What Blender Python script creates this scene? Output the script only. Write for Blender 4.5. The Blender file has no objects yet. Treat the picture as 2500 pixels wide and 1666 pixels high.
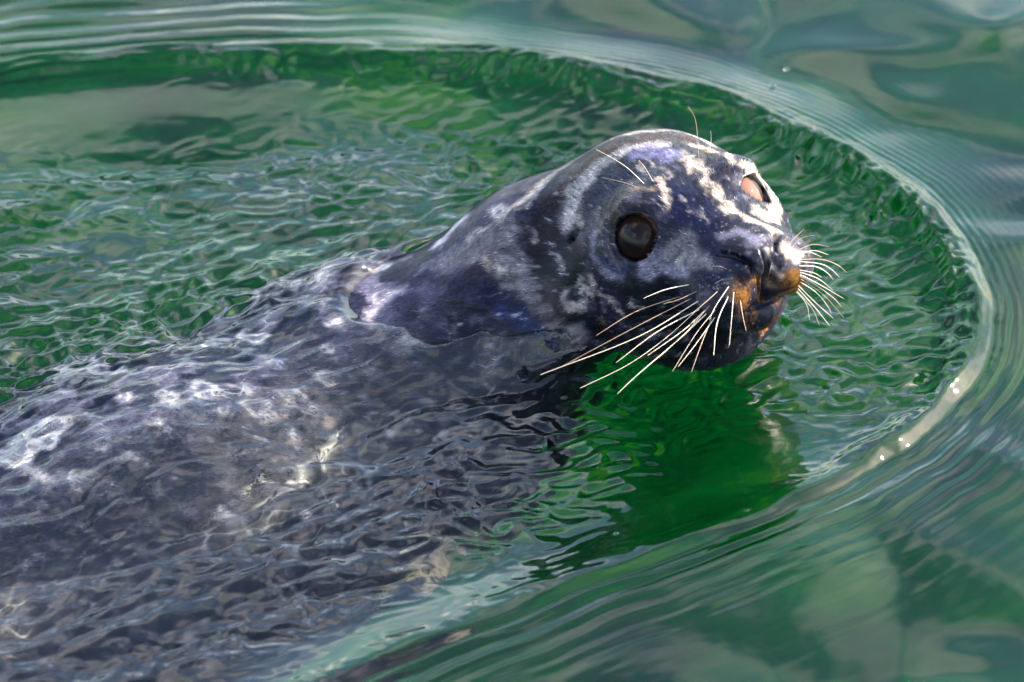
import bpy, math
import numpy as np
from mathutils import Vector

# ------------------------------------------------------------------ camera, sky, sun, exposure
scene = bpy.context.scene
COL = scene.collection
PITCH, DIST = math.radians(35.0), 6.0
cam_d = bpy.data.cameras.new('camera')
cam = bpy.data.objects.new('camera', cam_d)
COL.objects.link(cam)
cam.location = (0, -DIST * math.cos(PITCH), DIST * math.sin(PITCH))
cam.rotation_euler = (math.pi / 2 - PITCH, 0, 0)
cam_d.lens, cam_d.sensor_width = 36 * DIST / 1.024, 36
cam_d.clip_start, cam_d.clip_end = 0.1, 2000
cam_d.dof.use_dof = True
cam_d.dof.focus_distance = DIST - 0.10
cam_d.dof.aperture_fstop = 5.0
scene.camera = cam

SUN_AZ, SUN_EL = math.radians(15), math.radians(30)     # azimuth measured from +X towards +Y (away from the camera)
sun_dir = Vector((math.cos(SUN_AZ) * math.cos(SUN_EL), math.sin(SUN_AZ) * math.cos(SUN_EL), math.sin(SUN_EL)))
world = bpy.data.worlds.new('World')
scene.world = world
world.use_nodes = True
wn, wl = world.node_tree.nodes, world.node_tree.links
wn.clear()
w_out = wn.new('ShaderNodeOutputWorld')
w_bg = wn.new('ShaderNodeBackground')
sky = wn.new('ShaderNodeTexSky')
sky.sky_type = 'NISHITA'
sky.sun_disc = False
sky.sun_elevation = SUN_EL
sky.sun_rotation = math.pi / 2 - SUN_AZ
sky.air_density, sky.dust_density, sky.ozone_density = 1.0, 1.5, 1.0
w_bg.inputs['Strength'].default_value = 0.11
# broken cloud spread evenly over the whole sky
tc = wn.new('ShaderNodeTexCoord')
sep = wn.new('ShaderNodeSeparateXYZ')
wl.new(tc.outputs['Generated'], sep.inputs[0])
zc = wn.new('ShaderNodeMath'); zc.operation = 'MAXIMUM'; zc.inputs[1].default_value = 0.0
wl.new(sep.outputs['Z'], zc.inputs[0])
za = wn.new('ShaderNodeMath'); za.operation = 'ADD'; za.inputs[1].default_value = 0.18
wl.new(zc.outputs[0], za.inputs[0])
dv = wn.new('ShaderNodeVectorMath'); dv.operation = 'DIVIDE'
cmb = wn.new('ShaderNodeCombineXYZ')
for k in range(3):
    wl.new(za.outputs[0], cmb.inputs[k])
wl.new(tc.outputs['Generated'], dv.inputs[0]); wl.new(cmb.outputs[0], dv.inputs[1])
cn = wn.new('ShaderNodeTexNoise')
cn.inputs['Scale'].default_value = 1.6
cn.inputs['Detail'].default_value = 6
cn.inputs['Roughness'].default_value = 0.55
cn.inputs['Distortion'].default_value = 0.4
wl.new(dv.outputs[0], cn.inputs['Vector'])
cr = wn.new('ShaderNodeValToRGB')
cr.color_ramp.elements[0].position, cr.color_ramp.elements[1].position = 0.49, 0.70
cr.color_ramp.elements[0].color, cr.color_ramp.elements[1].color = (0, 0, 0, 1), (0.85, 0.85, 0.85, 1)
wl.new(cn.outputs['Fac'], cr.inputs['Fac'])
mx = wn.new('ShaderNodeMixRGB')
mx.inputs['Color2'].default_value = (8.6, 8.5, 8.4, 1)
wl.new(cr.outputs['Color'], mx.inputs['Fac'])
wl.new(sky.outputs['Color'], mx.inputs['Color1'])
wl.new(mx.outputs['Color'], w_bg.inputs['Color'])
wl.new(w_bg.outputs[0], w_out.inputs[0])

sun_d = bpy.data.lights.new('sun', 'SUN')
sun_d.energy, sun_d.angle, sun_d.color = 5.0, math.radians(0.53), (1.0, 0.90, 0.75)
sun_d.cycles.use_multiple_importance_sampling = False
sun = bpy.data.objects.new('sun', sun_d)
COL.objects.link(sun)
sun.location = sun_dir * 5
sun.rotation_euler = sun_dir.to_track_quat('Z', 'Y').to_euler()

scene.view_settings.view_transform = 'Standard'
scene.view_settings.look = 'None'
scene.view_settings.gamma = 1.0
scene.view_settings.use_curve_mapping = False
scene.view_settings.exposure = 2.6
cy = scene.cycles
cy.max_bounces, cy.transmission_bounces, cy.glossy_bounces, cy.diffuse_bounces = 10, 8, 5, 3
cy.sample_clamp_indirect = 4.0
cy.caustics_reflective = False
cy.caustics_refractive = True
cy.blur_glossy = 0.5
cy.use_denoising = True

# ------------------------------------------------------------------ helpers
rng = np.random.default_rng(7)
PERM = np.concatenate([rng.permutation(256)] * 3).astype(np.int32)
G3 = rng.normal(size=(256, 3)).astype(np.float32)
G3 /= np.linalg.norm(G3, axis=1)[:, None]


def noise3(x, y, z):
    """gradient noise, about -1..1"""
    x, y, z = (np.asarray(a, np.float32) for a in np.broadcast_arrays(x, y, z))
    xi, yi, zi = np.floor(x), np.floor(y), np.floor(z)
    fx, fy, fz = x - xi, y - yi, z - zi
    xi, yi, zi = (a.astype(np.int32) & 255 for a in (xi, yi, zi))
    w = lambda t: t * t * t * (t * (t * 6 - 15) + 10)
    u, v, s = w(fx), w(fy), w(fz)
    out = 0
    for i in (0, 1):
        wx = u if i else 1 - u
        for j in (0, 1):
            wy = v if j else 1 - v
            for k in (0, 1):
                g = G3[PERM[PERM[PERM[xi + i] + yi + j] + zi + k]]
                out = out + wx * wy * (s if k else 1 - s) * (g[..., 0] * (fx - i) + g[..., 1] * (fy - j) + g[..., 2] * (fz - k))
    return out * 1.5


def fbm(x, y, z, n=3, gain=0.5):
    o, a = 0, 1.0
    for k in range(n):
        o = o + a * noise3(x * 2 ** k + 17.3 * k, y * 2 ** k + 5.1 * k, z * 2 ** k)
        a *= gain
    return o


def sstep(a, b, x):
    t = np.clip((x - a) / (b - a), 0, 1)
    return t * t * (3 - 2 * t)


def gauss(x, s):
    return np.exp(-(x / s) ** 2)


def mesh_from(name, verts, faces, smooth=True):
    me = bpy.data.meshes.new(name)
    verts = np.asarray(verts, np.float32)
    faces = np.asarray(faces, np.int32)
    n, k = faces.shape
    me.vertices.add(len(verts)); me.vertices.foreach_set('co', verts.ravel())
    me.loops.add(n * k); me.loops.foreach_set('vertex_index', faces.ravel())
    me.polygons.add(n)
    me.polygons.foreach_set('loop_start', np.arange(0, n * k, k, dtype=np.int32))
    me.polygons.foreach_set('loop_total', np.full(n, k, np.int32))
    me.update(calc_edges=True)
    if smooth:
        me.polygons.foreach_set('use_smooth', np.ones(n, bool))
    me.validate()
    return me


def link(name, me, mat=None, parent=None):
    o = bpy.data.objects.new(name, me)
    COL.objects.link(o)
    if mat:
        me.materials.append(mat)
    if parent:
        o.parent = parent
    return o


def material(name):
    m = bpy.data.materials.new(name)
    m.use_nodes = True
    n, l = m.node_tree.nodes, m.node_tree.links
    return m, n, l, n['Principled BSDF']


# ------------------------------------------------------------------ seal body as an implicit surface
HEAD_R = np.array((0.878, 0.467, 0.092)); HEAD_R /= np.linalg.norm(HEAD_R)
HEAD_F = np.array((0.441, -0.871, 0.215)); HEAD_F -= HEAD_R * HEAD_F.dot(HEAD_R); HEAD_F /= np.linalg.norm(HEAD_F)
HEAD_F, HEAD_R = HEAD_F - 0.035 * HEAD_R, HEAD_R + 0.035 * HEAD_F
HEAD_F /= np.linalg.norm(HEAD_F); HEAD_R /= np.linalg.norm(HEAD_R)
HEAD_U = np.cross(HEAD_F, HEAD_R)
EYE_MID = np.array((0.174, -0.005, 0.161))
HEAD_C = EYE_MID - 0.075 * HEAD_F - 0.025 * HEAD_U
HB = np.stack([HEAD_R, HEAD_F, HEAD_U])            # rows: head-local axes (left, forward, up)


def to_local(p):
    return (p - HEAD_C) @ HB.T


def to_world(q):
    return np.asarray(q) @ HB + HEAD_C


def ell(p, c, r):
    c, r = np.float32(c), np.float32(r)
    q = p - c
    k0 = np.sqrt(((q / r) ** 2).sum(-1))
    k1 = np.sqrt(((q / (r * r)) ** 2).sum(-1)) + 1e-9
    return k0 * (k0 - 1) / k1


def cone(p, a, b, ra, rb):
    a, b = np.float32(a), np.float32(b)
    ba = b - a
    t = np.clip(((p - a) @ ba) / (ba @ ba), 0, 1)
    d = p - a - t[..., None] * ba
    return np.sqrt((d * d).sum(-1)) - (ra + (rb - ra) * t)


def smin(a, b, k):
    h = np.maximum(k - np.abs(a - b), 0) / k
    return np.minimum(a, b) - h * h * k * 0.25


def smax(a, b, k):
    return -smin(-a, -b, k)


NECK0 = np.array((0.032, 0.078, 0.012))
NECK1 = to_world((0, -0.045, -0.032))
TRUNK = [((-1.00, -0.72, -0.28), 0.17), ((-0.64, -0.42, -0.245), 0.235), ((-0.36, -0.185, -0.228), 0.245),
         ((-0.13, 0.022, -0.165), 0.185), (tuple(NECK0), 0.095)]


FLIP_C = np.array((-0.125, -0.185, -0.225))
FLIP_A = np.array((0.42, -0.88, -0.10)); FLIP_A /= np.linalg.norm(FLIP_A)
FLIP_N = np.array((0.35, 0.05, 0.93)); FLIP_N -= FLIP_A * FLIP_N.dot(FLIP_A); FLIP_N /= np.linalg.norm(FLIP_N)
FLIP_B = np.stack([FLIP_A, np.cross(FLIP_N, FLIP_A), FLIP_N])


def sdf_trunk(p):
    d = None
    for (a, ra), (b, rb) in zip(TRUNK[:-1], TRUNK[1:]):
        c = cone(p, a, b, ra, rb)
        d = c if d is None else smin(d, c, 0.06)
    d = smin(d, cone(p, NECK0, NECK1, 0.095, 0.088), 0.05)
    d = smin(d, ell(((p - FLIP_C) @ FLIP_B.T).astype(np.float32), (0, 0, 0), (0.110, 0.055, 0.022)), 0.03)        # fore flipper
    return d


EYE_C = (0.0490, 0.082, 0.020)
EYE_G = np.array((0.52, 0.77, 0.36)); EYE_G /= np.linalg.norm(EYE_G)
EYE_RAD = 0.0265
EYE_OFF = -0.0065                                  # the eyes sit a little to the seal's right of the muzzle line


def sdf_head(p):
    """p in world space; the face is built in head-local axes and mirrored"""
    q = to_local(p).astype(np.float32)
    x = q[..., 0] - 0.12 * np.maximum(q[..., 1] - 0.11, 0)       # muzzle turned a little to its left
    m = q.copy()
    m[..., 0] = np.abs(x)
    d = ell(m, (0, 0.010, -0.017), (0.097, 0.108, 0.078))
    d = smin(d, ell(m, (0, 0.075, -0.012), (0.082, 0.085, 0.068)), 0.05)
    d = smin(d, ell(m, (0.042, 0.040, -0.055), (0.054, 0.080, 0.056)), 0.05)
    d = smin(d, ell(m, (0, 0.045, -0.092), (0.066, 0.085, 0.060)), 0.05)
    d = smin(d, ell(m, (0, 0.145, -0.004), (0.052, 0.056, 0.041)), 0.045)
    d = smin(d, ell(m, (0.031, 0.174, -0.013), (0.037, 0.036, 0.033)), 0.014)
    d = smin(d, ell(m, (0, 0.185, 0.013), (0.036, 0.032, 0.022)), 0.014)
    jaw = ell(m, (0, 0.136, -0.054), (0.036, 0.056, 0.028))
    jaw = smin(jaw, ell(m, (0, 0.173, -0.047), (0.025, 0.024, 0.015)), 0.02)
    d = smin(d, jaw, 0.012)
    d = smin(d, ell(m, (0.046, 0.078, 0.050), (0.028, 0.024, 0.011)), 0.022)        # brow
    # eyelids round the eyeball
    ec = np.float32(EYE_C)
    me_ = q.copy()
    me_[..., 0] = np.abs(q[..., 0] - EYE_OFF)
    lid = np.sqrt(((me_ - ec) ** 2).sum(-1)) - (EYE_RAD + 0.0030)
    d = smin(d, lid, 0.016)
    op = np.sqrt(((me_ - ec - np.float32(EYE_G * 0.0205)) ** 2).sum(-1)) - 0.0240
    d = smax(d, -op, 0.004)
    return d, q, m


def polyline_dist(m, pts):
    best = None
    for a, b in zip(pts[:-1], pts[1:]):
        c = cone(m, a, b, 0, 0)
        best = c if best is None else np.minimum(best, c)
    return best


def sdf_full(p, plain=False):
    t = sdf_trunk(p)
    d, q, m = sdf_head(p)
    d = smin(d, t, 0.045)
    if plain:
        return d
    x, y, z = m[..., 0], m[..., 1], m[..., 2]
    # mouth line
    zm = -0.0385 - 0.9 * np.maximum(x - 0.018, 0) * 0.35 + 0.25 * np.maximum(0.16 - y, 0)
    d = d + 0.0032 * gauss(z - zm, 0.0024) * sstep(0.100, 0.150, y) * sstep(0.0, 0.02, y)
    # philtrum and nose creases
    d = d + 0.0040 * gauss(x, 0.0022) * sstep(0.17, 0.19, y) * sstep(-0.042, -0.034, z) * (1 - sstep(0.016, 0.030, z))
    d = d + 0.0018 * gauss(x - 0.0072, 0.0018) * sstep(0.17, 0.19, y) * sstep(-0.030, -0.012, z) * (1 - sstep(0.010, 0.022, z))
    ns = polyline_dist(m, [(0.011, 0.213, 0.002), (0.013, 0.213, 0.010), (0.018, 0.209, 0.019), (0.025, 0.199, 0.026), (0.032, 0.185, 0.027)])
    d = d + 0.0080 * gauss(ns, 0.0036)
    for k, off in enumerate((0.0075, 0.0155)):
        nr = polyline_dist(m, [(0.009 + off, 0.203, -0.010), (0.015 + off, 0.200, 0.000), (0.021 + off, 0.190, 0.009)])
        d = d + (0.0022 - 0.0007 * k) * gauss(nr, 0.0022) - 0.0012 * gauss(nr - 0.004, 0.002)
    # creases under and above the eye
    e = np.stack([np.abs(q[..., 0] - EYE_OFF), y, z], -1) - np.float32(EYE_C)
    er = np.sqrt((e ** 2).sum(-1))
    along = (e @ np.float32(EYE_G)) / (er + 1e-6)
    ang = np.arccos(np.clip(along, -1, 1))
    for a0, dp in ((1.12, 0.0018), (1.42, 0.0014)):
        d = d + dp * gauss(ang - a0, 0.06) * gauss(er - EYE_RAD - 0.003, 0.012) * sstep(0.010, -0.012, e[..., 2])
    # ear slit
    es = polyline_dist(m, [(0.098, 0.012, 0.016), (0.100, 0.010, 0.000), (0.097, 0.013, -0.014)])
    d = d + 0.009 * gauss(es, 0.0042)
    # folds behind the jaw
    d = d + 0.0012 * noise3(q[..., 0] * 30, q[..., 1] * 30, q[..., 2] * 30)
    return d


def axis(segments):
    out = [segments[0][0]]
    for a, b, h in segments:
        n = max(1, int(round((b - a) / h)))
        out += list(a + (b - a) * (np.arange(n) + 1) / n)
    return np.array(out, np.float32)


GX = axis([(-1.15, -0.06, 0.012), (-0.06, 0.345, 0.0028)])
GY = axis([(-1.12, -0.235, 0.012), (-0.235, 0.185, 0.0028)])
GZ = axis([(-0.53, -0.03, 0.012), (-0.03, 0.275, 0.0028)])


def build_field():
    P = np.stack(np.meshgrid(GX, GY, GZ, indexing='ij'), -1)
    D = sdf_trunk(P)
    lo, hi = np.array((-0.02, -0.26, -0.15)), np.array((0.36, 0.20, 0.30))
    ix = np.where((GX > lo[0]) & (GX < hi[0]))[0]; iy = np.where((GY > lo[1]) & (GY < hi[1]))[0]; iz = np.where((GZ > lo[2]) & (GZ < hi[2]))[0]
    sl = np.ix_(ix, iy, iz)
    sub = P[sl]
    h = np.concatenate([sdf_head(s)[0] for s in np.array_split(sub, 12, axis=0)], 0)
    D[sl] = smin(D[sl], h, 0.045)
    return D


def surface_nets(D):
    nx, ny, nz = D.shape
    S = D < 0
    base = [S[i:nx - 1 + i, j:ny - 1 + j, k:nz - 1 + k] for i in (0, 1) for j in (0, 1) for k in (0, 1)]
    cnt = sum(b.astype(np.int8) for b in base)
    act = (cnt > 0) & (cnt < 8)
    idx = -np.ones(act.shape, np.int32)
    ci, cj, ck = np.where(act)
    idx[ci, cj, ck] = np.arange(len(ci))
    acc = np.zeros((len(ci), 3)); n = np.zeros(len(ci))
    g = (GX, GY, GZ)
    corners = [(i, j, k) for i in (0, 1) for j in (0, 1) for k in (0, 1)]
    val = {c: D[ci + c[0], cj + c[1], ck + c[2]] for c in corners}
    pos = {c: np.stack([GX[ci + c[0]], GY[cj + c[1]], GZ[ck + c[2]]], -1) for c in corners}
    for c in corners:
        for ax in range(3):
            if c[ax] == 0:
                e = list(c); e[ax] = 1; e = tuple(e)
                a, b = val[c], val[e]
                cross = (a < 0) != (b < 0)
                t = np.where(cross, a / np.where(cross, a - b, 1), 0)
                acc += np.where(cross[:, None], pos[c] + t[:, None] * (pos[e] - pos[c]), 0)
                n += cross
    V = acc / n[:, None]
    F = []
    for ax in range(3):
        sl0 = [slice(1, -1)] * 3; sl1 = [slice(1, -1)] * 3
        sl0[ax] = slice(0, -1); sl1[ax] = slice(1, None)
        A, B = S[tuple(sl0)], S[tuple(sl1)]
        off = [1, 1, 1]; off[ax] = 0
        for flip, mask in ((False, A & ~B), (True, ~A & B)):
            i = np.stack(np.where(mask), -1) + np.array(off)
            o1, o2 = [(1, 2), (2, 0), (0, 1)][ax]
            q = []
            for (d1, d2) in ((-1, -1), (0, -1), (0, 0), (-1, 0)):
                j = i.copy(); j[:, o1] += d1; j[:, o2] += d2
                q.append(idx[j[:, 0], j[:, 1], j[:, 2]])
            q = np.stack(q, -1)
            F.append(q[:, ::-1] if flip else q)
    F = np.concatenate(F)
    return V, F[(F >= 0).all(1)]


def subdivide(V, F):
    """split each quad into four"""
    E = np.concatenate([F[:, [k, (k + 1) % 4]] for k in range(4)])
    Es = np.sort(E, 1)
    U, inv = np.unique(Es[:, 0].astype(np.int64) * len(V) + Es[:, 1], return_inverse=True)
    inv = inv.ravel()
    mid = 0.5 * (V[U // len(V)] + V[U % len(V)])
    cen = V[F].mean(1)
    n = len(F)
    e = inv.reshape(4, n).T + len(V)
    c = np.arange(n) + len(V) + len(mid)
    Q = np.concatenate([np.stack([F[:, k], e[:, k], c, e[:, (k - 1) % 4]], 1) for k in range(4)])
    return np.concatenate([V, mid, cen]), Q


def chunked(f, p, n=60000):
    return np.concatenate([f(p[i:i + n]) for i in range(0, len(p), n)])


def gradient(f, p, e=0.0012):
    d0 = f(p)
    g = np.stack([f(p + np.float32(e) * np.eye(3, dtype=np.float32)[k]) - d0 for k in range(3)], -1)
    return g / (np.linalg.norm(g, axis=-1, keepdims=True) + 1e-9), d0


def project(V, it=2):
    def f(p):
        g, d = gradient(lambda r: sdf_full(r, True), p)
        lim = 0.006
        d = sdf_full(p)
        for k in range(it):
            p = p - np.clip(d, -lim, lim)[:, None] * g
            d = sdf_full(p)
        return p - np.clip(d, -lim, lim)[:, None] * g
    return chunked(f, V.astype(np.float32))


V, F = surface_nets(build_field())
V = project(V, 1)
V, F = subdivide(V, F)
V = project(V, 2)
SEAL_V, SEAL_F = V, F

# ------------------------------------------------------------------ coat colour, one value per vertex
Q = to_local(SEAL_V)


PALETTE = {'black': (0.003, 0.003, 0.0045), 'navy': (0.0045, 0.006, 0.020), 'blue': (0.009, 0.014, 0.050), 'brown': (0.020, 0.008, 0.004), 'grey': (0.100, 0.092, 0.102),
           'pale': (0.26, 0.235, 0.225), 'lavender': (0.100, 0.098, 0.190), 'lavgrey': (0.110, 0.106, 0.150), 'tan': (0.10, 0.075, 0.05), 'cream': (0.38, 0.32, 0.27), 'orange': (0.130, 0.056, 0.011),
           'red': (0.060, 0.018, 0.007), 'darkfleck': (0.02, 0.014, 0.012)}
# <strokes>
STROKES = [   # coat markings and painted-in sunlight: colour, radius (mm), softness, raggedness, path in head axes (mm)
    ('pale', 6, 0.5, 0.6, [(72, -5, 41), (56, -36, 51), (28, -42, 61), (1, -52, 64), (-23, -75, 53), (-44, -87, 41), (-72, -81, 37), (-107, -71, 29), (-145, -67, 16), (-173, -81, 2)]),  # sunlit rim of crown and nape, painted pale
    ('grey', 17, 0.6, 0.8, [(-173, -56, -5), (-159, -39, -4), (-156, -18, -18), (-147, 1, -37), (-139, 13, -58), (-128, 19, -84)]),
    ('grey', 14, 0.5, 0.5, [(-207, -91, -18), (-192, -75, -11), (-171, -59, -2), (-142, -50, 12)]),  # grey neck fur, with light from above painted along its top
    ('navy', 12, 0.5, 0.6, [(-206, -51, -30), (-187, -28, -34), (-170, -4, -52), (-155, 10, -73), (-143, 15, -93)]),
    ('blue', 8, 0.5, 0.9, [(-185, -10, -54), (-162, 6, -67), (-144, 15, -90)]),
    ('cream', 3, 0.4, 0.9, [(-177, -51, -10), (-174, -37, -17), (-161, -25, -15)]),
    ('brown', 8, 0.35, 0.7, [(47, 55, 63), (45, -8, 59), (19, -20, 66), (-9, -31, 66), (-36, -42, 59), (-57, -48, 50), (-78, -43, 40), (-100, -39, 28)]),
    ('black', 11, 0.5, 0.9, [(-100, -39, 28), (-118, -26, 12), (-132, -13, -5), (-135, 1, -24), (-131, 16, -45), (-122, 24, -67)]),
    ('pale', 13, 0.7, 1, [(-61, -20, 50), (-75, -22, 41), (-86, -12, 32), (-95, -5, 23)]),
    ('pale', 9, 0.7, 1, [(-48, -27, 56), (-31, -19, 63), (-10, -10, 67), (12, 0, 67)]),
    ('lavender', 12, 0.5, 0.5, [(-15, 4, 67), (6, 12, 67), (10, 34, 67)]),
    ('navy', 19, 0.5, 0.5, [(-58, 17, 51), (-41, 44, 61), (-28, 81, 65), (-18, 110, 56), (-14, 141, 45)]),
    ('navy', 12, 0.5, 0.5, [(-80, 23, 34), (-68, 12, 45), (-48, 12, 57)]),
    ('grey', 5, 0.6, 1, [(-79, 30, 35), (-84, 47, 30), (-91, 49, 20)]),
    ('black', 9, 0.4, 0.4, [(-83, 77, 40), (-75, 83, 53), (-59, 96, 51), (-44, 87, 30)]),
    ('tan', 5, 0.4, 0.7, [(-74, 63, 49), (-65, 68, 59), (-49, 75, 63), (-37, 81, 64)]),
    ('cream', 3, 0.3, 0.7, [(-23, 69, 67), (-28, 92, 63), (-36, 114, 50)]),
    ('pale', 2, 0.3, 1, [(-25, 23, 65), (-25, 46, 65)]),
    ('pale', 2, 0.3, 1, [(-15, 19, 67), (-9, 51, 67), (-14, 75, 66)]),
    ('pale', 2, 0.3, 1, [(-17, 112, 55), (-16, 125, 50)]),
    ('pale', 2, 0.3, 1, [(-15, 132, 48), (-12, 150, 43)]),
    ('navy', 12, 0.5, 0.5, [(-35, 123, 45), (-29, 146, 39), (-19, 158, 38)]),
    ('grey', 9, 0.6, 0.9, [(-51, 142, 23), (-40, 145, 32), (-38, 172, 20), (-29, 193, 18)]),
    ('cream', 5, 0.5, 1.2, [(23, 30, 66), (17, 73, 65), (16, 107, 57), (14, 146, 46), (26, 169, 36), (40, 183, 23)]),  # sunlight on the far side of the forehead and nose bridge, painted cream
    ('cream', 8, 0.5, 1.2, [(45, 149, 32), (53, 154, 23), (83, 99, 9), (87, 67, 21), (65, 96, 54)]),  # sunlight around the far eye, painted cream
    ('cream', 6, 0.5, 1.4, [(40, 11, 61), (56, 28, 52), (55, 84, 62)]),  # speckled sunlight on the far brow, painted cream
    ('darkfleck', 6, 0.4, 1, [(39, 89, 63), (41, 104, 57)]),
    ('darkfleck', 4, 0.4, 1, [(57, 18, 52), (51, 66, 64), (57, 74, 62)]),
    ('brown', 2, 0.3, 1, [(11, 180, 37), (28, 182, 34), (43, 183, 24)]),
    ('lavgrey', 8, 0.5, 0.8, [(-62, 131, 16), (-73, 122, 2), (-60, 144, 5), (-50, 167, 12)]),
    ('lavgrey', 7, 0.4, 0.6, [(-93, 44, 17), (-99, 58, 3), (-98, 75, -10), (-90, 98, -10)]),
    ('blue', 5, 0.4, 0.6, [(-95, 70, 6), (-94, 83, -3), (-86, 102, -3)]),
    ('navy', 6, 0.4, 0.6, [(-49, 80, 25), (-54, 121, 29), (-63, 129, 18)]),
    ('black', 8, 0.5, 0.6, [(-85, 109, -14), (-94, 94, -20), (-77, 122, -19), (-63, 145, -9)]),
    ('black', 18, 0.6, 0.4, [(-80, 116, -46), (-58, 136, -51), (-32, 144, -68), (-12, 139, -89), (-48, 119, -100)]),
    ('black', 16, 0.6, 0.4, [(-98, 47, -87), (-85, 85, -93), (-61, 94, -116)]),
    ('black', 8, 0.4, 0.5, [(-115, -7, 5), (-107, 20, -1), (-111, 31, -18), (-121, 19, -27)]),
    ('pale', 4, 0.4, 0.9, [(-111, 36, -25), (-105, 55, -20), (-108, 53, -33), (-113, 35, -42), (-114, 31, -32)]),
    ('black', 3, 0.4, 0.5, [(-109, 45, -29), (-109, 45, -30)]),
    ('pale', 4, 0.4, 1, [(-122, 22, -39), (-121, 26, -55), (-113, 35, -59), (-109, 47, -45)]),
    ('pale', 3, 0.4, 1, [(-102, 75, -37), (-99, 86, -39), (-96, 91, -49)]),
    ('tan', 3, 0.4, 1, [(-104, 50, -68), (-100, 59, -70)]),
    ('tan', 3, 0.5, 1, [(-81, 108, -72), (-66, 122, -70)]),
    ('tan', 3, 0.5, 1, [(-75, 63, -114), (-69, 99, -102)]),
    ('pale', 4, 0.4, 1, [(-98, -10, 22), (-92, 3, 24), (-94, 17, 18)]),
    ('black', 4, 0.4, 0.5, [(-98, 6, 15), (-103, 22, 6), (-105, 28, -1)]),
    ('navy', 10, 0.5, 0.5, [(-25, 174, 28), (-20, 196, 22), (-9, 208, 16), (-20, 205, 12)]),
    ('black', 5, 0.4, 0.3, [(-16, 187, 28), (-6, 203, 22), (2, 208, 10)]),
    ('lavgrey', 6, 0.5, 0.7, [(-10, 172, 35), (7, 181, 36), (14, 200, 32)]),
    ('navy', 8, 0.5, 0.7, [(-42, 193, 8), (-30, 202, 6)]),
    ('grey', 3, 0.4, 0.8, [(3, 208, 26), (10, 212, 6), (17, 203, -17)]),
    ('pale', 3, 0.4, 0.8, [(17, 209, 27), (24, 208, 4), (29, 209, -10)]),
    ('cream', 5, 0.5, 1, [(39, 205, 16), (45, 204, 10), (47, 208, -2)]),  # sun on top of the far muzzle pad, painted into the coat
    ('orange', 9, 0.6, 0.9, [(-13, 209, -4), (-17, 209, -19), (-9, 194, -43)]),
    ('orange', 9, 0.6, 0.9, [(24, 207, -16), (38, 210, -13), (43, 206, -28), (31, 197, -35)]),
    ('orange', 5, 0.5, 0.9, [(2, 208, -5), (8, 197, -26), (13, 194, -37)]),
    ('black', 2, 0.3, 0.4, [(14, 204, -9), (15, 200, -26), (19, 194, -38)]),
    ('red', 5, 0.5, 0.8, [(-1, 197, -51), (12, 199, -51), (34, 185, -54), (32, 190, -50)]),
    ('red', 7, 0.6, 0.9, [(-4, 194, -58), (8, 196, -59), (23, 193, -60)]),
    ('pale', 2, 0.5, 1.2, [(-127, -36, 12), (-128, -22, 4)]),
    ('pale', 2, 0.5, 1.2, [(-127, -59, 21), (-114, -58, 26), (-103, -66, 30)]),
    ('pale', 2, 0.5, 1.2, [(-122, -2, -4), (-119, 8, -10), (-120, 13, -19)]),
    ('pale', 2, 0.5, 1.2, [(-52, 154, 14), (-40, 164, 22)]),
    ('pale', 2, 0.5, 1.2, [(-106, 59, -31), (-102, 74, -36)]),
    ('pale', 2, 0.5, 1.2, [(-89, 106, -31), (-85, 112, -37)]),
    ('orange', 6, 0.6, 1, [(-3, 192, -61), (35, 127, -104), (-6, 176, -72)]),
]
# </strokes>


def fur_streaks(P, Q, f=1.0):
    """fine streaks that run back from the nose over the head, and along the body"""
    a = Q - np.float32((0, 0.19, 0.0))
    r = np.linalg.norm(a, axis=1)
    th = np.arctan2(a[:, 0], a[:, 2] + 0.03)
    ph = np.arccos(np.clip(-a[:, 1] / (r + 1e-6), -1, 1))
    head = noise3(th * 28 * f, ph * 26 * f, r * 60 * f) + 0.7 * noise3(th * 52 * f, ph * 50 * f, r * 90 * f)
    ax = np.array((0.80, 0.58, 0.12)); ax /= np.linalg.norm(ax)
    b1 = np.cross(ax, (0, 0, 1)); b1 /= np.linalg.norm(b1); b2 = np.cross(ax, b1)
    bod = noise3(P @ b1 * 380 * f, P @ b2 * 380 * f, P @ ax * 70 * f)
    k = sstep(-0.10, -0.02, Q[:, 1])
    return head * k + bod * (1 - k)


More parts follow.
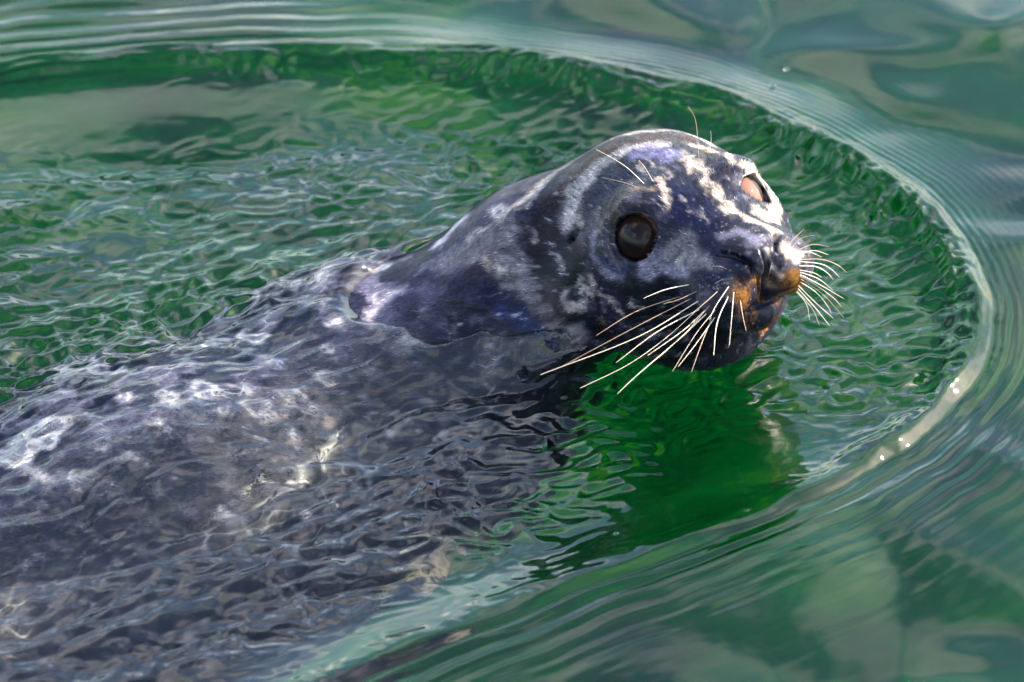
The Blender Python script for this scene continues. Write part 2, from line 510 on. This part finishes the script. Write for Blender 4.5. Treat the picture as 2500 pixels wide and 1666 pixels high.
def coat_colours(P, Q):
    n = len(P)
    P = P.astype(np.float32); Q = Q.astype(np.float32)
    fs = fur_streaks(P, Q)
    n1 = fbm(P[:, 0] * 60, P[:, 1] * 60, P[:, 2] * 60, 3)
    n2 = fbm(P[:, 0] * 26 + 9, P[:, 1] * 26, P[:, 2] * 26, 2)
    n3 = fbm(P[:, 0] * 11 + 3, P[:, 1] * 11, P[:, 2] * 11, 2)
    QW = Q + 0.0075 * np.stack([fbm(P[:, 0] * 55 + o, P[:, 1] * 55, P[:, 2] * 55 + o, 2) for o in (11.1, 47.7, 83.2)], -1).astype(np.float32)
    C = np.tile(np.float32((0.008, 0.009, 0.017)), (n, 1))

    def put(col, a):
        nonlocal C
        a = np.clip(a, 0, 1)[:, None]
        C = C * (1 - a) + np.float32(col) * a
    head = sstep(-0.17, -0.07, Q[:, 1] + 0.2 * Q[:, 0] + 0.03 * n2)
    # trunk: grey-lavender coat with dark blotches and pale rings
    tr = 1 - head
    put((0.125, 0.112, 0.170), tr * (0.75 + 0.25 * n3))
    put((0.003, 0.005, 0.018), tr * sstep(-0.10, 0.06, n2 + 0.35 * n1 + 0.2 * n3))
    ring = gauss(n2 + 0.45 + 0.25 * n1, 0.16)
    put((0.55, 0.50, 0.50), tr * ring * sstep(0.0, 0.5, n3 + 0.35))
    fq = (P - FLIP_C) @ FLIP_B.T
    put((0.55, 0.42, 0.27), gauss(np.hypot(fq[:, 0] - 0.04, fq[:, 1]), 0.08) * sstep(-0.35, 0.15, n2 + 0.5 * n1) * (np.abs(fq[:, 2]) < 0.06))  # golden patch of sunlight through the water, painted on the flipper
    # head and neck
    put((0.040, 0.038, 0.052), head * sstep(0.1, 0.65, n1 + 0.4 * n2) * 0.8)
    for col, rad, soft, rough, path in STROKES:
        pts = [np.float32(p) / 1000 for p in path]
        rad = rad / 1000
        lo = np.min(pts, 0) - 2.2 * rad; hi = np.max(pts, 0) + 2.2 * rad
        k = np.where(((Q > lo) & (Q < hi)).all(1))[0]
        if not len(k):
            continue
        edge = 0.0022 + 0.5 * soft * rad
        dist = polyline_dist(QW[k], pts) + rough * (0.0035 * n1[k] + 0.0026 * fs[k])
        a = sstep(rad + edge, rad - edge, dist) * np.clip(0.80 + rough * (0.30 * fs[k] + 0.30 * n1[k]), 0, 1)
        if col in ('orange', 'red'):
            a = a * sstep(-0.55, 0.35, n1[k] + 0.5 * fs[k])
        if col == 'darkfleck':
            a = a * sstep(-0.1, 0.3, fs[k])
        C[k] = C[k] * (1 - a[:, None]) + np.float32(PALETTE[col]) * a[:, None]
    # small light and dark flecks of single hair tufts
    lum = C.mean(1)
    C = C * (1 + np.clip(0.55 * fs + 0.25 * n1, -0.75, 0.9))[:, None]
    fl = head * sstep(0.55, 0.95, fs + 0.3 * n2) * (lum < 0.05)
    C = C + (fl * 0.12)[:, None] * np.float32((1.0, 0.95, 1.0))
    # rim of the eyes and the nostril and mouth lining
    for sgn in (-1, 1):
        e = Q - np.float32((sgn * EYE_C[0] + EYE_OFF, EYE_C[1], EYE_C[2]))
        er = np.linalg.norm(e, axis=1)
        ang = np.arccos(np.clip((e @ np.float32((sgn * EYE_G[0], EYE_G[1], EYE_G[2]))) / (er + 1e-6), -1, 1))
        k = gauss(er - EYE_RAD, 0.0032) * sstep(1.22, 1.02, ang)
        C = C * (1 - 0.93 * k)[:, None]
    return np.clip(C, 0.002, 0.8)


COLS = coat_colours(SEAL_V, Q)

m_coat, n, l, b = material('seal_coat')
at = n.new('ShaderNodeAttribute'); at.attribute_name = 'coat'
l.new(at.outputs['Color'], b.inputs['Base Color'])
b.inputs['Roughness'].default_value = 0.30
b.inputs['Specular IOR Level'].default_value = 0.11

seal = bpy.data.objects.new('seal', None)
COL.objects.link(seal)
seal['label'] = 'dark mottled grey seal swimming with its whiskered head raised out of the green water'
seal['category'] = 'seal'
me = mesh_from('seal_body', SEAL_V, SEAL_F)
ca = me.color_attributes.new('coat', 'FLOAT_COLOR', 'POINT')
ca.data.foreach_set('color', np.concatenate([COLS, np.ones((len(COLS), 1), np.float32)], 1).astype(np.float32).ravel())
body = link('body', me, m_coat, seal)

# eyes
m_eye, n, l, b = material('eye_surface')
at = n.new('ShaderNodeAttribute'); at.attribute_name = 'eye'
l.new(at.outputs['Color'], b.inputs['Base Color'])
b.inputs['Roughness'].default_value = 0.03
b.inputs['Specular IOR Level'].default_value = 0.13


def uv_sphere(r, nu=48, nv=32):
    v = [(r * math.sin(math.pi * j / nv) * math.cos(2 * math.pi * i / nu), r * math.sin(math.pi * j / nv) * math.sin(2 * math.pi * i / nu), r * math.cos(math.pi * j / nv))
         for j in range(nv + 1) for i in range(nu)]
    f = [(j * nu + i, (j + 1) * nu + i, (j + 1) * nu + (i + 1) % nu, j * nu + (i + 1) % nu) for j in range(nv) for i in range(nu)]
    return np.array(v), np.array(f)


for s in (-1, 1):
    v, f = uv_sphere(EYE_RAD, 96, 64)
    gaze = HEAD_R * -0.74 + HEAD_F * 0.60 + HEAD_U * 0.30 if s < 0 else HEAD_R * 0.94 - HEAD_F * 0.30 + HEAD_U * 0.10  # far eye rolled outward so its pink side stands in for sun glare
    ang = np.degrees(np.arccos(np.clip((v / EYE_RAD) @ (gaze / np.linalg.norm(gaze)), -1, 1))) + 2.5 * noise3(v[:, 0] * 220, v[:, 1] * 220, v[:, 2] * 220)
    k1, k2 = sstep(15, 52, ang)[:, None], sstep(58, 63, ang)[:, None]
    ec_ = (np.float32((0.004, 0.003, 0.003)) * (1 - k1) + np.float32((0.016, 0.008, 0.006)) * k1) * (1 - k2) + np.float32((0.115, 0.058, 0.046)) * k2
    gx_ = 0.0026 if s < 0 else 0.0075
    c = to_world((s * (EYE_C[0] + gx_ * EYE_G[0]) + EYE_OFF, EYE_C[1] + gx_ * EYE_G[1], EYE_C[2] + gx_ * EYE_G[2]))
    me = mesh_from('eye', v + c, f)
    ca = me.color_attributes.new('eye', 'FLOAT_COLOR', 'POINT')
    ca.data.foreach_set('color', np.concatenate([ec_, np.ones((len(ec_), 1))], 1).astype(np.float32).ravel())
    link('eye', me, m_eye, seal)

# whiskers
# <whiskers>
WHISKERS = [   # root radius (mm), path in head axes (mm)
    (0.68, [(-56, 179, 1), (-82, 183, 7), (-108, 188, 9)]),
    (0.85, [(-61, 163, -16), (-112, 170, -11), (-160, 180, -15)]),
    (0.85, [(-58, 183, -12), (-123, 187, -18), (-204, 192, -27)]),
    (0.85, [(-54, 191, -13), (-124, 194, -25), (-228, 191, -28)]),
    (0.85, [(-54, 189, -23), (-104, 198, -25), (-157, 211, -34)]),
    (0.85, [(-55, 185, -25), (-94, 193, -37), (-141, 199, -47), (-195, 202, -51)]),
    (0.85, [(-48, 191, -29), (-87, 200, -41), (-138, 212, -54), (-165, 219, -62)]),
    (0.78, [(-42, 200, -24), (-71, 214, -33), (-112, 238, -50)]),
    (0.73, [(-41, 193, -35), (-71, 209, -46), (-100, 224, -55)]),
    (0.72, [(-42, 188, -37), (-64, 205, -50), (-88, 225, -65)]),
    (0.73, [(-29, 208, -11), (-52, 225, -24), (-72, 250, -43)]),
    (0.70, [(-23, 209, -8), (-36, 226, -21), (-54, 250, -39)]),
    (0.63, [(-18, 209, -19), (-24, 223, -29), (-29, 237, -38)]),
    (0.64, [(-27, 207, -2), (-48, 219, -10), (-61, 228, -17)]),
    (0.63, [(-38, 204, -4), (-54, 210, -7), (-73, 217, -10)]),
    (0.64, [(-53, 190, -3), (-75, 195, -2), (-93, 198, 1)]),
    (0.77, [(-50, 193, -24), (-79, 204, -30), (-127, 220, -34)]),
    (0.77, [(-47, 199, -18), (-81, 214, -28), (-120, 230, -35)]),
    (0.58, [(50, 195, 14), (60, 192, 17), (69, 189, 19)]),
    (0.60, [(50, 199, 11), (63, 195, 14), (77, 195, 12)]),
    (0.63, [(52, 202, 6), (70, 200, 6), (87, 201, -2)]),
    (0.62, [(52, 205, 3), (69, 203, 1), (83, 205, -8)]),
    (0.69, [(51, 207, -1), (74, 207, -9), (89, 209, -20), (96, 212, -30)]),
    (0.66, [(52, 208, -3), (71, 209, -12), (81, 210, -21), (87, 213, -31)]),
    (0.64, [(51, 209, -7), (66, 210, -13), (76, 212, -23), (80, 213, -31)]),
    (0.59, [(50, 210, -11), (62, 211, -18), (69, 212, -25)]),
    (0.69, [(48, 210, -15), (65, 213, -31), (86, 217, -53)]),
    (0.69, [(48, 210, -17), (61, 212, -30), (76, 215, -49), (82, 217, -60)]),
    (0.67, [(47, 208, -23), (61, 211, -39), (69, 214, -56), (71, 215, -64)]),
    (0.68, [(46, 206, -28), (59, 210, -50), (73, 213, -71)]),
    (0.69, [(46, 203, -32), (59, 207, -57), (69, 210, -79)]),
    (0.66, [(46, 199, -36), (57, 203, -58), (61, 204, -78)]),
    (0.62, [(47, 196, -39), (54, 198, -54), (54, 199, -71)]),
    (0.72, [(48, 209, -20), (67, 213, -43), (82, 218, -72)]),
    (0.64, [(49, 210, -13), (65, 212, -25), (77, 215, -41)]),
    (0.60, [(51, 203, 5), (63, 203, 2), (76, 205, -8)]),
    (0.51, [(-38, 66, 65), (-51, 56, 86), (-72, 44, 107)]),
    (0.46, [(-45, 72, 64), (-58, 66, 73), (-77, 59, 83)]),
    (0.43, [(-30, 71, 66), (-33, 66, 79), (-37, 62, 89)]),
    (0.50, [(25, 63, 66), (30, 58, 88), (33, 53, 106), (30, 48, 119)]),
    (0.41, [(55, 22, 53), (59, 20, 62), (61, 18, 71)]),
    (0.40, [(-24, 201, 15), (-28, 199, 18), (-35, 196, 20)]),
    (0.40, [(-38, 200, 3), (-31, 203, 6), (-24, 207, 6)]),
]
# </whiskers>
m_whisk = []
for wc in ((0.62, 0.54, 0.44, 1), (0.40, 0.33, 0.26, 1), (0.26, 0.18, 0.12, 1)):
    m_, n, l, b = material('whisker_keratin')
    b.inputs['Base Color'].default_value = wc
    b.inputs['Roughness'].default_value = 0.30
    m_whisk.append(m_)


def catmull(P, k=24):
    P = np.asarray(P, float)
    P = np.vstack([2 * P[0] - P[1], P, 2 * P[-1] - P[-2]])
    out = []
    for i in range(1, len(P) - 2):
        t = np.linspace(0, 1, k, endpoint=False)[:, None]
        a, b_, c, d = P[i - 1:i + 3]
        out.append(0.5 * (2 * b_ + (c - a) * t + (2 * a - 5 * b_ + 4 * c - d) * t ** 2 + (-a + 3 * b_ - 3 * c + d) * t ** 3))
    return np.vstack(out + [P[-2:-1]])


def tube(path, r0, r1, sides=6):
    T = np.gradient(path, axis=0); T /= np.linalg.norm(T, axis=1)[:, None]
    A = np.cross(T, (0.3, 0.2, 0.93)); A /= np.linalg.norm(A, axis=1)[:, None]
    Bn = np.cross(T, A)
    k = len(path)
    rad = r0 + (r1 - r0) * np.linspace(0, 1, k) ** 1.3
    v = np.concatenate([path[:, None] + rad[:, None, None] * (A[:, None] * math.cos(2 * math.pi * j / sides) + Bn[:, None] * math.sin(2 * math.pi * j / sides)) for j in range(sides)], 1).reshape(-1, 3)
    f = [(i * sides + j, i * sides + (j + 1) % sides, (i + 1) * sides + (j + 1) % sides, (i + 1) * sides + j) for i in range(k - 1) for j in range(sides)]
    return v, np.array(f)


hr0 = np.random.default_rng(5)
for rad, path in WHISKERS:
    p = to_world(np.array(path) / 1000.0)
    p[0] = p[0] + (p[0] - p[1]) / np.linalg.norm(p[1] - p[0]) * 0.004
    v, f = tube(catmull(p, 8), 0.56 * rad / 1000 * hr0.uniform(0.6, 1.2), rad / 6000)
    link('whisker', mesh_from('whisker', v, f), m_whisk[hr0.integers(0, 3)], seal)

# short wet guard hairs over the dry part of the coat
hr = np.random.default_rng(3)


def make_fur(count=90000):
    a, b_, c = (SEAL_V[SEAL_F[:, k]] for k in (0, 1, 2))
    nrm = np.cross(b_ - a, SEAL_V[SEAL_F[:, 3]] - a)
    area = np.linalg.norm(nrm, axis=1)
    cen = SEAL_V[SEAL_F].mean(1)
    ql = to_local(cen)
    ok = (cen[:, 2] > -0.01) & (area > 0)
    for sgn in (-1, 1):
        e = ql - np.array((sgn * EYE_C[0] + EYE_OFF, EYE_C[1], EYE_C[2]))
        ok &= np.linalg.norm(e - sgn * 0 + 0, axis=1) > EYE_RAD + 0.0045
    w = area * ok
    k = hr.choice(len(w), count, p=w / w.sum())
    st_ = hr.random((count, 2))
    Fq = SEAL_F[k]
    p = (SEAL_V[Fq[:, 0]] * ((1 - st_[:, :1]) * (1 - st_[:, 1:])) + SEAL_V[Fq[:, 1]] * (st_[:, :1] * (1 - st_[:, 1:])) + SEAL_V[Fq[:, 2]] * (st_[:, :1] * st_[:, 1:]) + SEAL_V[Fq[:, 3]] * ((1 - st_[:, :1]) * st_[:, 1:]))
    nn = nrm[k] / area[k][:, None]
    q = to_local(p)
    flow_h = p - to_world((0.008, 0.215, 0.005))
    flow_b = -np.array((0.86, 0.40, 0.32))
    blend = sstep(-0.09, 0.0, q[:, 1])[:, None]
    fl = flow_h / np.linalg.norm(flow_h, axis=1)[:, None] * blend + flow_b * (1 - blend)
    fl = fl + 0.22 * hr.normal(size=fl.shape)
    fl -= nn * (fl * nn).sum(1)[:, None]
    fl /= np.linalg.norm(fl, axis=1)[:, None] + 1e-6
    side = np.cross(nn, fl)
    L = (0.0035 + 0.0035 * hr.random(count))[:, None] * (0.45 + 0.55 * sstep(0.20, 0.12, q[:, 1]))[:, None]
    wd = 0.00022
    v = np.stack([p - side * wd - nn * 0.0004, p + side * wd - nn * 0.0004, p + fl * L * 0.55 + nn * L * 0.10 + side * wd, p + fl * L * 0.55 + nn * L * 0.10 - side * wd, p + fl * L + nn * L * 0.13], 1).reshape(-1, 3)
    i = np.arange(count)[:, None] * 5
    f = np.concatenate([i + [0, 1, 2], i + [0, 2, 3], i + [3, 2, 4]])
    col = COLS[Fq].mean(1) * np.exp(0.6 * hr.normal(size=(count, 1)))
    return v, f, np.repeat(np.clip(col, 0.002, 0.8), 5, axis=0)


v, f, col = make_fur()
me = mesh_from('fur', v, f, False)
ca = me.color_attributes.new('coat', 'FLOAT_COLOR', 'POINT')
ca.data.foreach_set('color', np.concatenate([col, np.ones((len(col), 1))], 1).astype(np.float32).ravel())
fur = link('fur', me, m_coat, seal)
fur['kind'] = 'stuff'

# ------------------------------------------------------------------ water
def px(u, v, z=0.0):
    """where the sight line through a point of the 2353-wide study print meets the water"""
    x, y = (u * 0.4352 - 512) / 1000, (341 - v * 0.4352) / 1000
    o = np.array(cam.location)
    d = np.array((x, y * math.sin(PITCH) + DIST * math.cos(PITCH), y * math.cos(PITCH) - DIST * math.sin(PITCH)))
    t = (z - o[2]) / d[2]
    return (o + t * d)[:2]


CREST = np.array([px(u, v, 0.022) for u, v in [(-900, 210), (-300, 150), (0, 128), (470, 100), (830, 90), (1200, 115), (1500, 165), (1750, 235), (1950, 330), (2100, 430), (2200, 560), (2245, 680), (2230, 790), (2150, 900), (2050, 990), (1900, 1090), (1700, 1185), (1500, 1265), (1300, 1340), (1100, 1420), (900, 1500), (600, 1640), (200, 1850), (-300, 2150)]])


CR = catmull(CREST)
CS = np.concatenate([[0], np.cumsum(np.linalg.norm(np.diff(CR, axis=0), axis=1))])
CT = np.gradient(CR, axis=0); CT /= np.linalg.norm(CT, axis=1)[:, None]


def crest_coords(X, Y):
    """signed distance (outside positive) and arc length along the bow wave"""
    P = np.stack([X.ravel(), Y.ravel()], -1)
    dd, ss = [], []
    for c in np.array_split(P, max(1, len(P) // 20000)):
        r = ((c[:, None, :] - CR[None]) ** 2).sum(-1)
        k = r.argmin(1)
        dv_ = c - CR[k]
        sgn = np.sign(-(CT[k, 0] * dv_[:, 1] - CT[k, 1] * dv_[:, 0]))      # curve runs left, right, back: outside lies on its left
        dd.append(np.sqrt(r[np.arange(len(c)), k]) * -sgn)
        ss.append(CS[k] + (dv_ * CT[k]).sum(1))
    return np.concatenate(dd).reshape(X.shape), np.concatenate(ss).reshape(X.shape)


def grow(a, b, h, far, ratio=1.16):
    core = list(np.linspace(a, b, int(round((b - a) / h)) + 1))
    s, up, x = h, [], b
    while x < far:
        s *= ratio; x += s; up.append(x)
    s, dn, x = h, [], a
    while x > -far:
        s *= ratio; x -= s; dn.append(x)
    return np.array(dn[::-1] + core + up)


WX, WY = grow(-0.60, 0.60, 0.0020, 150), grow(-0.72, 0.78, 0.0024, 150)


def bilinear(xs, ys, Z, X1, Y1):
    ix = np.clip(np.searchsorted(xs, X1) - 1, 0, len(xs) - 2); iy = np.clip(np.searchsorted(ys, Y1) - 1, 0, len(ys) - 2)
    fx = ((X1 - xs[ix]) / (xs[ix + 1] - xs[ix]))[:, None]; fy = ((Y1 - ys[iy]) / (ys[iy + 1] - ys[iy]))[None]
    a = Z[np.ix_(ix, iy)] * (1 - fx) + Z[np.ix_(ix + 1, iy)] * fx
    c = Z[np.ix_(ix, iy + 1)] * (1 - fx) + Z[np.ix_(ix + 1, iy + 1)] * fx
    return a * (1 - fy) + c * fy


def water_height():
    X, Y = np.meshgrid(WX, WY, indexing='ij')
    cx_, cy_ = WX[::3], WY[::3]
    cx_, cy_ = np.append(cx_, WX[-1] + 1), np.append(cy_, WY[-1] + 1)
    d, s = crest_coords(*np.meshgrid(cx_, cy_, indexing='ij'))
    d, s = bilinear(cx_, cy_, d, WX, WY), bilinear(cx_, cy_, s, WX, WY)
    L = CS[-1]
    s0 = CS[24 * 9]                          # arc length near the head of the wave
    ins = sstep(0.006, -0.02, d)
    near = sstep(3.0, 1.2, np.hypot(X, Y))
    # calm water outside: slow broad swell
    sx, sy = X + 0.05 * noise3(X / 0.16, Y / 0.16, 51), Y + 0.05 * noise3(X / 0.16, Y / 0.16, 52)
    h = 0.0095 * fbm(sx / 0.24 + 3, sy / 0.24, 0.3, 2) + 0.0050 * noise3(sx / 0.105, sy / 0.105, 4.2)
    h = h * (1 - 0.8 * ins) * (0.25 + 0.75 * sstep(0.0, 0.14, np.abs(d)))
    # bow wave crest, steeper outside, with a broad inner face along the near arm
    arm, arm2 = sstep(s0 + 0.10, s0 + 0.40, s), sstep(s0 + 0.34, s0 + 0.70, s)
    wob = d + 0.005 * noise3(s / 0.09, 0, 7.7) + 0.0025 * noise3(s / 0.035, 0.5, 3.3)
    h += near * (0.013 - 0.007 * arm2) * np.clip(0.75 + 0.9 * noise3(s / 0.11, 0.3, 81), 0.15, 1.4) * np.where(wob > 0, gauss(wob, 0.012), gauss(wob, 0.020))
    h += near * arm2 * 0.020 * np.where(d < 0, gauss(d, 0.065), gauss(d, 0.13))
    h += near * (0.004 * gauss(wob + 0.016, 0.006) + 0.011 * np.where(d > 0, gauss(d, 0.060), gauss(d, 0.030))) * (1 - arm)
    h -= near * 0.017 * gauss(d + 0.150, 0.085) * sstep(s0 + 0.15, s0 - 0.2, s)
    # small broken wavelets riding on the crest
    rd = gauss(d + 0.008, 0.030) * (1 - arm2) * near * (0.35 + 0.65 * sstep(s0 - 0.75, s0 - 0.25, s))
    h += rd * (0.0020 * noise3(s / 0.040, d / 0.011, 61) + 0.0013 * (0.3 - np.abs(noise3(s / 0.022, d / 0.010, 62))) + 0.0007 * noise3(s / 0.010, d / 0.006, 63))
    # capillary ripples running ahead of the crest
    ph = wob + 0.0015 * noise3(s / 0.03, d / 0.02, 1.5)
    h += near * 0.00062 * np.sin(2 * math.pi * ph / 0.0095) * sstep(0.004, 0.014, d) * np.exp(-np.maximum(d, 0) / 0.040)
    # ripple train outside the far arm
    h += near * 0.0022 * np.sin(2 * math.pi * (wob + 0.004 * noise3(s / 0.2, d / 0.05, 3)) / 0.030) * sstep(0.0, 0.02, d) * np.exp(-np.maximum(d, 0) / 0.12) * sstep(s0 - 0.55, s0 - 0.85, s)
    # long streaks along the near arm
    h += near * arm * sstep(-0.01, 0.02, d) * np.exp(-np.maximum(d, 0) / 0.055) * (0.0016 * np.sin(2 * math.pi * (wob + 0.006 * noise3(s / 0.16, d / 0.03, 9)) / 0.021) + 0.0018 * noise3(d / 0.013, s / 0.14, 2.5))
    # second, softer wave behind the shoulder on the far side
    w2 = np.array([px(u_, v_, 0.01) for u_, v_ in ((-500, 430), (0, 320), (250, 265), (420, 250), (650, 275), (900, 320))])
    w2 = catmull(w2, 16)
    r2 = np.sqrt(((np.stack([X, Y], -1)[::4, ::4, None, :] - w2) ** 2).sum(-1)).min(-1)
    r2 = bilinear(np.append(WX[::4], WX[-1] + 1)[:r2.shape[0]], np.append(WY[::4], WY[-1] + 1)[:r2.shape[1]], r2, WX, WY)
    hump = gauss(r2, 0.065) * near * sstep(0.12, -0.35, X)
    h += 0.009 * hump
    # chop inside the wave
    c, s_ = math.cos(0.30), math.sin(0.30)
    U, W = X * c + Y * s_, -X * s_ + Y * c
    calm = gauss(np.hypot((X - 0.21) / 1.15, (Y + 0.22)), 0.15)
    band = gauss(d + 0.075, 0.055) * sstep(s0 - 0.05, s0 - 0.3, s)
    pale = arm2 * gauss(d + 0.05, 0.075)
    left = sstep(0.05, -0.35, X)
    amp = ins * near * (1 - 0.85 * calm) * (1 - 0.9 * band) * (1 - 0.92 * pale) * (1 + 1.0 * gauss(d + 0.025, 0.025) * (1 - arm)) * (1 - 0.8 * hump)
    wu = U + 0.016 * noise3(U / 0.06, W / 0.06, 11) + 0.03 * noise3(U / 0.2, W / 0.2, 31)
    ww = W + 0.012 * noise3(U / 0.06, W / 0.06, 12)
    n1 = noise3(wu / 0.030, ww / 0.019, 5.5)
    n1b = noise3(wu / 0.085, ww / 0.040, 25.5)
    n2 = noise3(wu / 0.015, ww / 0.0105, 6.5)
    patch = np.clip(0.8 + 0.9 * noise3(X / 0.13, Y / 0.13, 8.8), 0.15, 1.5)
    # over the back the water is a thin sheet: fewer, longer ripples that follow the body
    over = np.zeros_like(X)
    sel = (np.abs(X) < 0.75) & (np.abs(Y) < 0.85)
    pts = np.stack([X[sel], Y[sel], np.full(sel.sum(), -0.15)], -1).astype(np.float32)
    over[sel] = sstep(0.06, -0.03, chunked(sdf_trunk, pts))
    c2, s2 = math.cos(0.62), math.sin(0.62)
    ub, wb = X * c2 + Y * s2, -X * s2 + Y * c2
    wb = wb + 0.02 * noise3(ub / 0.15, wb / 0.1, 41)
    back = 0.0048 * noise3(ub / 0.060, wb / 0.027, 43) + 0.0030 * patch * noise3(ub / 0.032, wb / 0.015, 45) + 0.0024 * (0.3 - np.abs(noise3(ub / 0.035, wb / 0.016, 44)))
    free = patch * ((0.0120 - 0.0075 * left) * (0.35 - np.abs(n1)) + (0.0024 - 0.0008 * left) * n2 + (0.0030 + 0.0050 * left) * n1b)
    h += amp * (free * (1 - over) + back * over)
    # a thin sheet of water draped over the back
    gx, gy = WX[::4], WY[::4]
    GXm, GYm = np.meshgrid(gx, gy, indexing='ij')
    top = np.full(GXm.shape, -0.5)
    gs = (np.abs(GXm) < 0.8) & (np.abs(GYm) < 0.9)
    pt = np.stack([GXm[gs], GYm[gs], np.full(gs.sum(), 0.25)], -1).astype(np.float32)
    for _ in range(26):
        pt[:, 2] -= np.maximum(sdf_trunk(pt), 0) * 0.9 + 1e-5
        pt[:, 2] = np.maximum(pt[:, 2], -0.5)
    top[gs] = pt[:, 2]
    top = bilinear(np.append(gx, gx[-1] + 1), np.append(gy, gy[-1] + 1), np.pad(top, ((0, 1), (0, 1)), mode='edge'), WX, WY)
    film = 0.008 + 0.003 * noise3(X / 0.07, Y / 0.05, 71) - 0.060 * sstep(0.018, 0.055, top + 0.006 * noise3(X / 0.05, Y / 0.05, 72)) * sstep(-0.30, -0.12, X)
    h = smax(h, top + film + over * back * near, 0.022)
    # broken water along the far flank of the trunk
    fl = catmull(np.array([px(u_, v_) for u_, v_ in ((-500, 1090), (0, 890), (250, 810), (450, 735), (650, 690), (830, 655))]), 12)
    r3 = np.sqrt(((np.stack([X, Y], -1)[::4, ::4, None, :] - fl) ** 2).sum(-1)).min(-1)
    r3 = bilinear(np.append(WX[::4], WX[-1] + 1)[:r3.shape[0]], np.append(WY[::4], WY[-1] + 1)[:r3.shape[1]], r3, WX, WY)
    fz = gauss(r3, 0.040 + 0.045 * sstep(0.0, -0.5, X)) * near * sstep(-0.15, -0.27, X)
    n4 = noise3(wu / 0.034, ww / 0.022, 15.5)
    h += fz * (0.010 + 0.0125 * (0.35 - np.abs(n4)) + 0.0032 * noise3(wu / 0.014, ww / 0.010, 2.2))
    # the water climbs a little where it meets the coat
    pts[:, 2] = 0.0
    sd = np.full_like(X, 1.0)
    sd[sel] = chunked(lambda p: sdf_full(p, True), pts)
    h += 0.006 * np.exp(-np.maximum(sd, 0) / 0.010) * (sd < 0.2)
    return X, Y, h


WXg, WYg, WH = water_height()
nx, ny = WXg.shape
ii = np.arange(nx * ny).reshape(nx, ny)
wf = np.stack([ii[:-1, :-1], ii[1:, :-1], ii[1:, 1:], ii[:-1, 1:]], -1).reshape(-1, 4)
m_water, n, l, b = material('sea_water')
b.inputs['Base Color'].default_value = (0.93, 0.99, 0.95, 1)
b.inputs['Roughness'].default_value = 0.02
b.inputs['IOR'].default_value = 1.333
b.inputs['Transmission Weight'].default_value = 1.0
water = link('water', mesh_from('water', np.stack([WXg, WYg, WH], -1).reshape(-1, 3), wf), m_water)
water['kind'] = 'structure'

# ------------------------------------------------------------------ air bubbles afloat
m_bub, n, l, b = material('bubble_film')
b.inputs['Base Color'].default_value = (1, 1, 1, 1)
b.inputs['Roughness'].default_value = 0.0
b.inputs['IOR'].default_value = 1.333
b.inputs['Transmission Weight'].default_value = 1.0
for u_, v_, r_, lab in ((1808, 152, 0.0036, 'tiny air bubble floating on smooth water a little way outside the wave crest'), (1775, 196, 0.0050, 'small air bubble floating just outside the pale crest of the bow wave'),
                        (1416, 1247, 0.0028, 'tiny air bubble on the pale water in front of the flipper')):
    bxy = px(u_, v_)
    bz = WH[np.searchsorted(WX, bxy[0]), np.searchsorted(WY, bxy[1])]
    v, f = uv_sphere(r_, 24, 16)
    v[:, 2] = np.where(v[:, 2] > 0, v[:, 2] * 0.8, v[:, 2] * 0.35)
    o = link('air_bubble', mesh_from('air_bubble', v, f), m_bub)
    o.location = (bxy[0], bxy[1], bz)
    o['label'], o['category'], o['group'] = lab, 'bubble', 'air bubbles on the water'

# ------------------------------------------------------------------ seabed
bx = grow(-1.2, 1.2, 0.03, 150, 1.3)
X, Y = np.meshgrid(bx, bx, indexing='ij')
Z = -0.75 + 0.05 * fbm(X / 0.3, Y / 0.3, 0.5, 3) * sstep(8, 2, np.hypot(X, Y))
k = len(bx)
ii = np.arange(k * k).reshape(k, k)
bf = np.stack([ii[:-1, :-1], ii[1:, :-1], ii[1:, 1:], ii[:-1, 1:]], -1).reshape(-1, 4)
m_bed, n, l, b = material('green_seabed')
nt = n.new('ShaderNodeTexNoise'); nt.inputs['Scale'].default_value = 4; nt.inputs['Detail'].default_value = 6
tcn = n.new('ShaderNodeTexCoord'); l.new(tcn.outputs['Object'], nt.inputs['Vector'])
r = n.new('ShaderNodeValToRGB'); l.new(nt.outputs['Fac'], r.inputs['Fac'])
els = r.color_ramp.elements
els[0].position, els[0].color = 0.30, (0.000, 0.015, 0.0035, 1)
els[1].position, els[1].color = 0.74, (0.026, 0.115, 0.0055, 1)
e = els.new(0.56); e.color = (0.0002, 0.060, 0.0075, 1)
l.new(r.outputs['Color'], b.inputs['Base Color'])
b.inputs['Roughness'].default_value = 1.0
b.inputs['Specular IOR Level'].default_value = 0.0
bed = link('seabed', mesh_from('seabed', np.stack([X, Y, Z], -1).reshape(-1, 3), bf), m_bed)
bed['kind'] = 'structure'

sun_d.cycles.is_caustics_light = True
water.cycles.is_caustics_caster = True
body.cycles.is_caustics_receiver = True
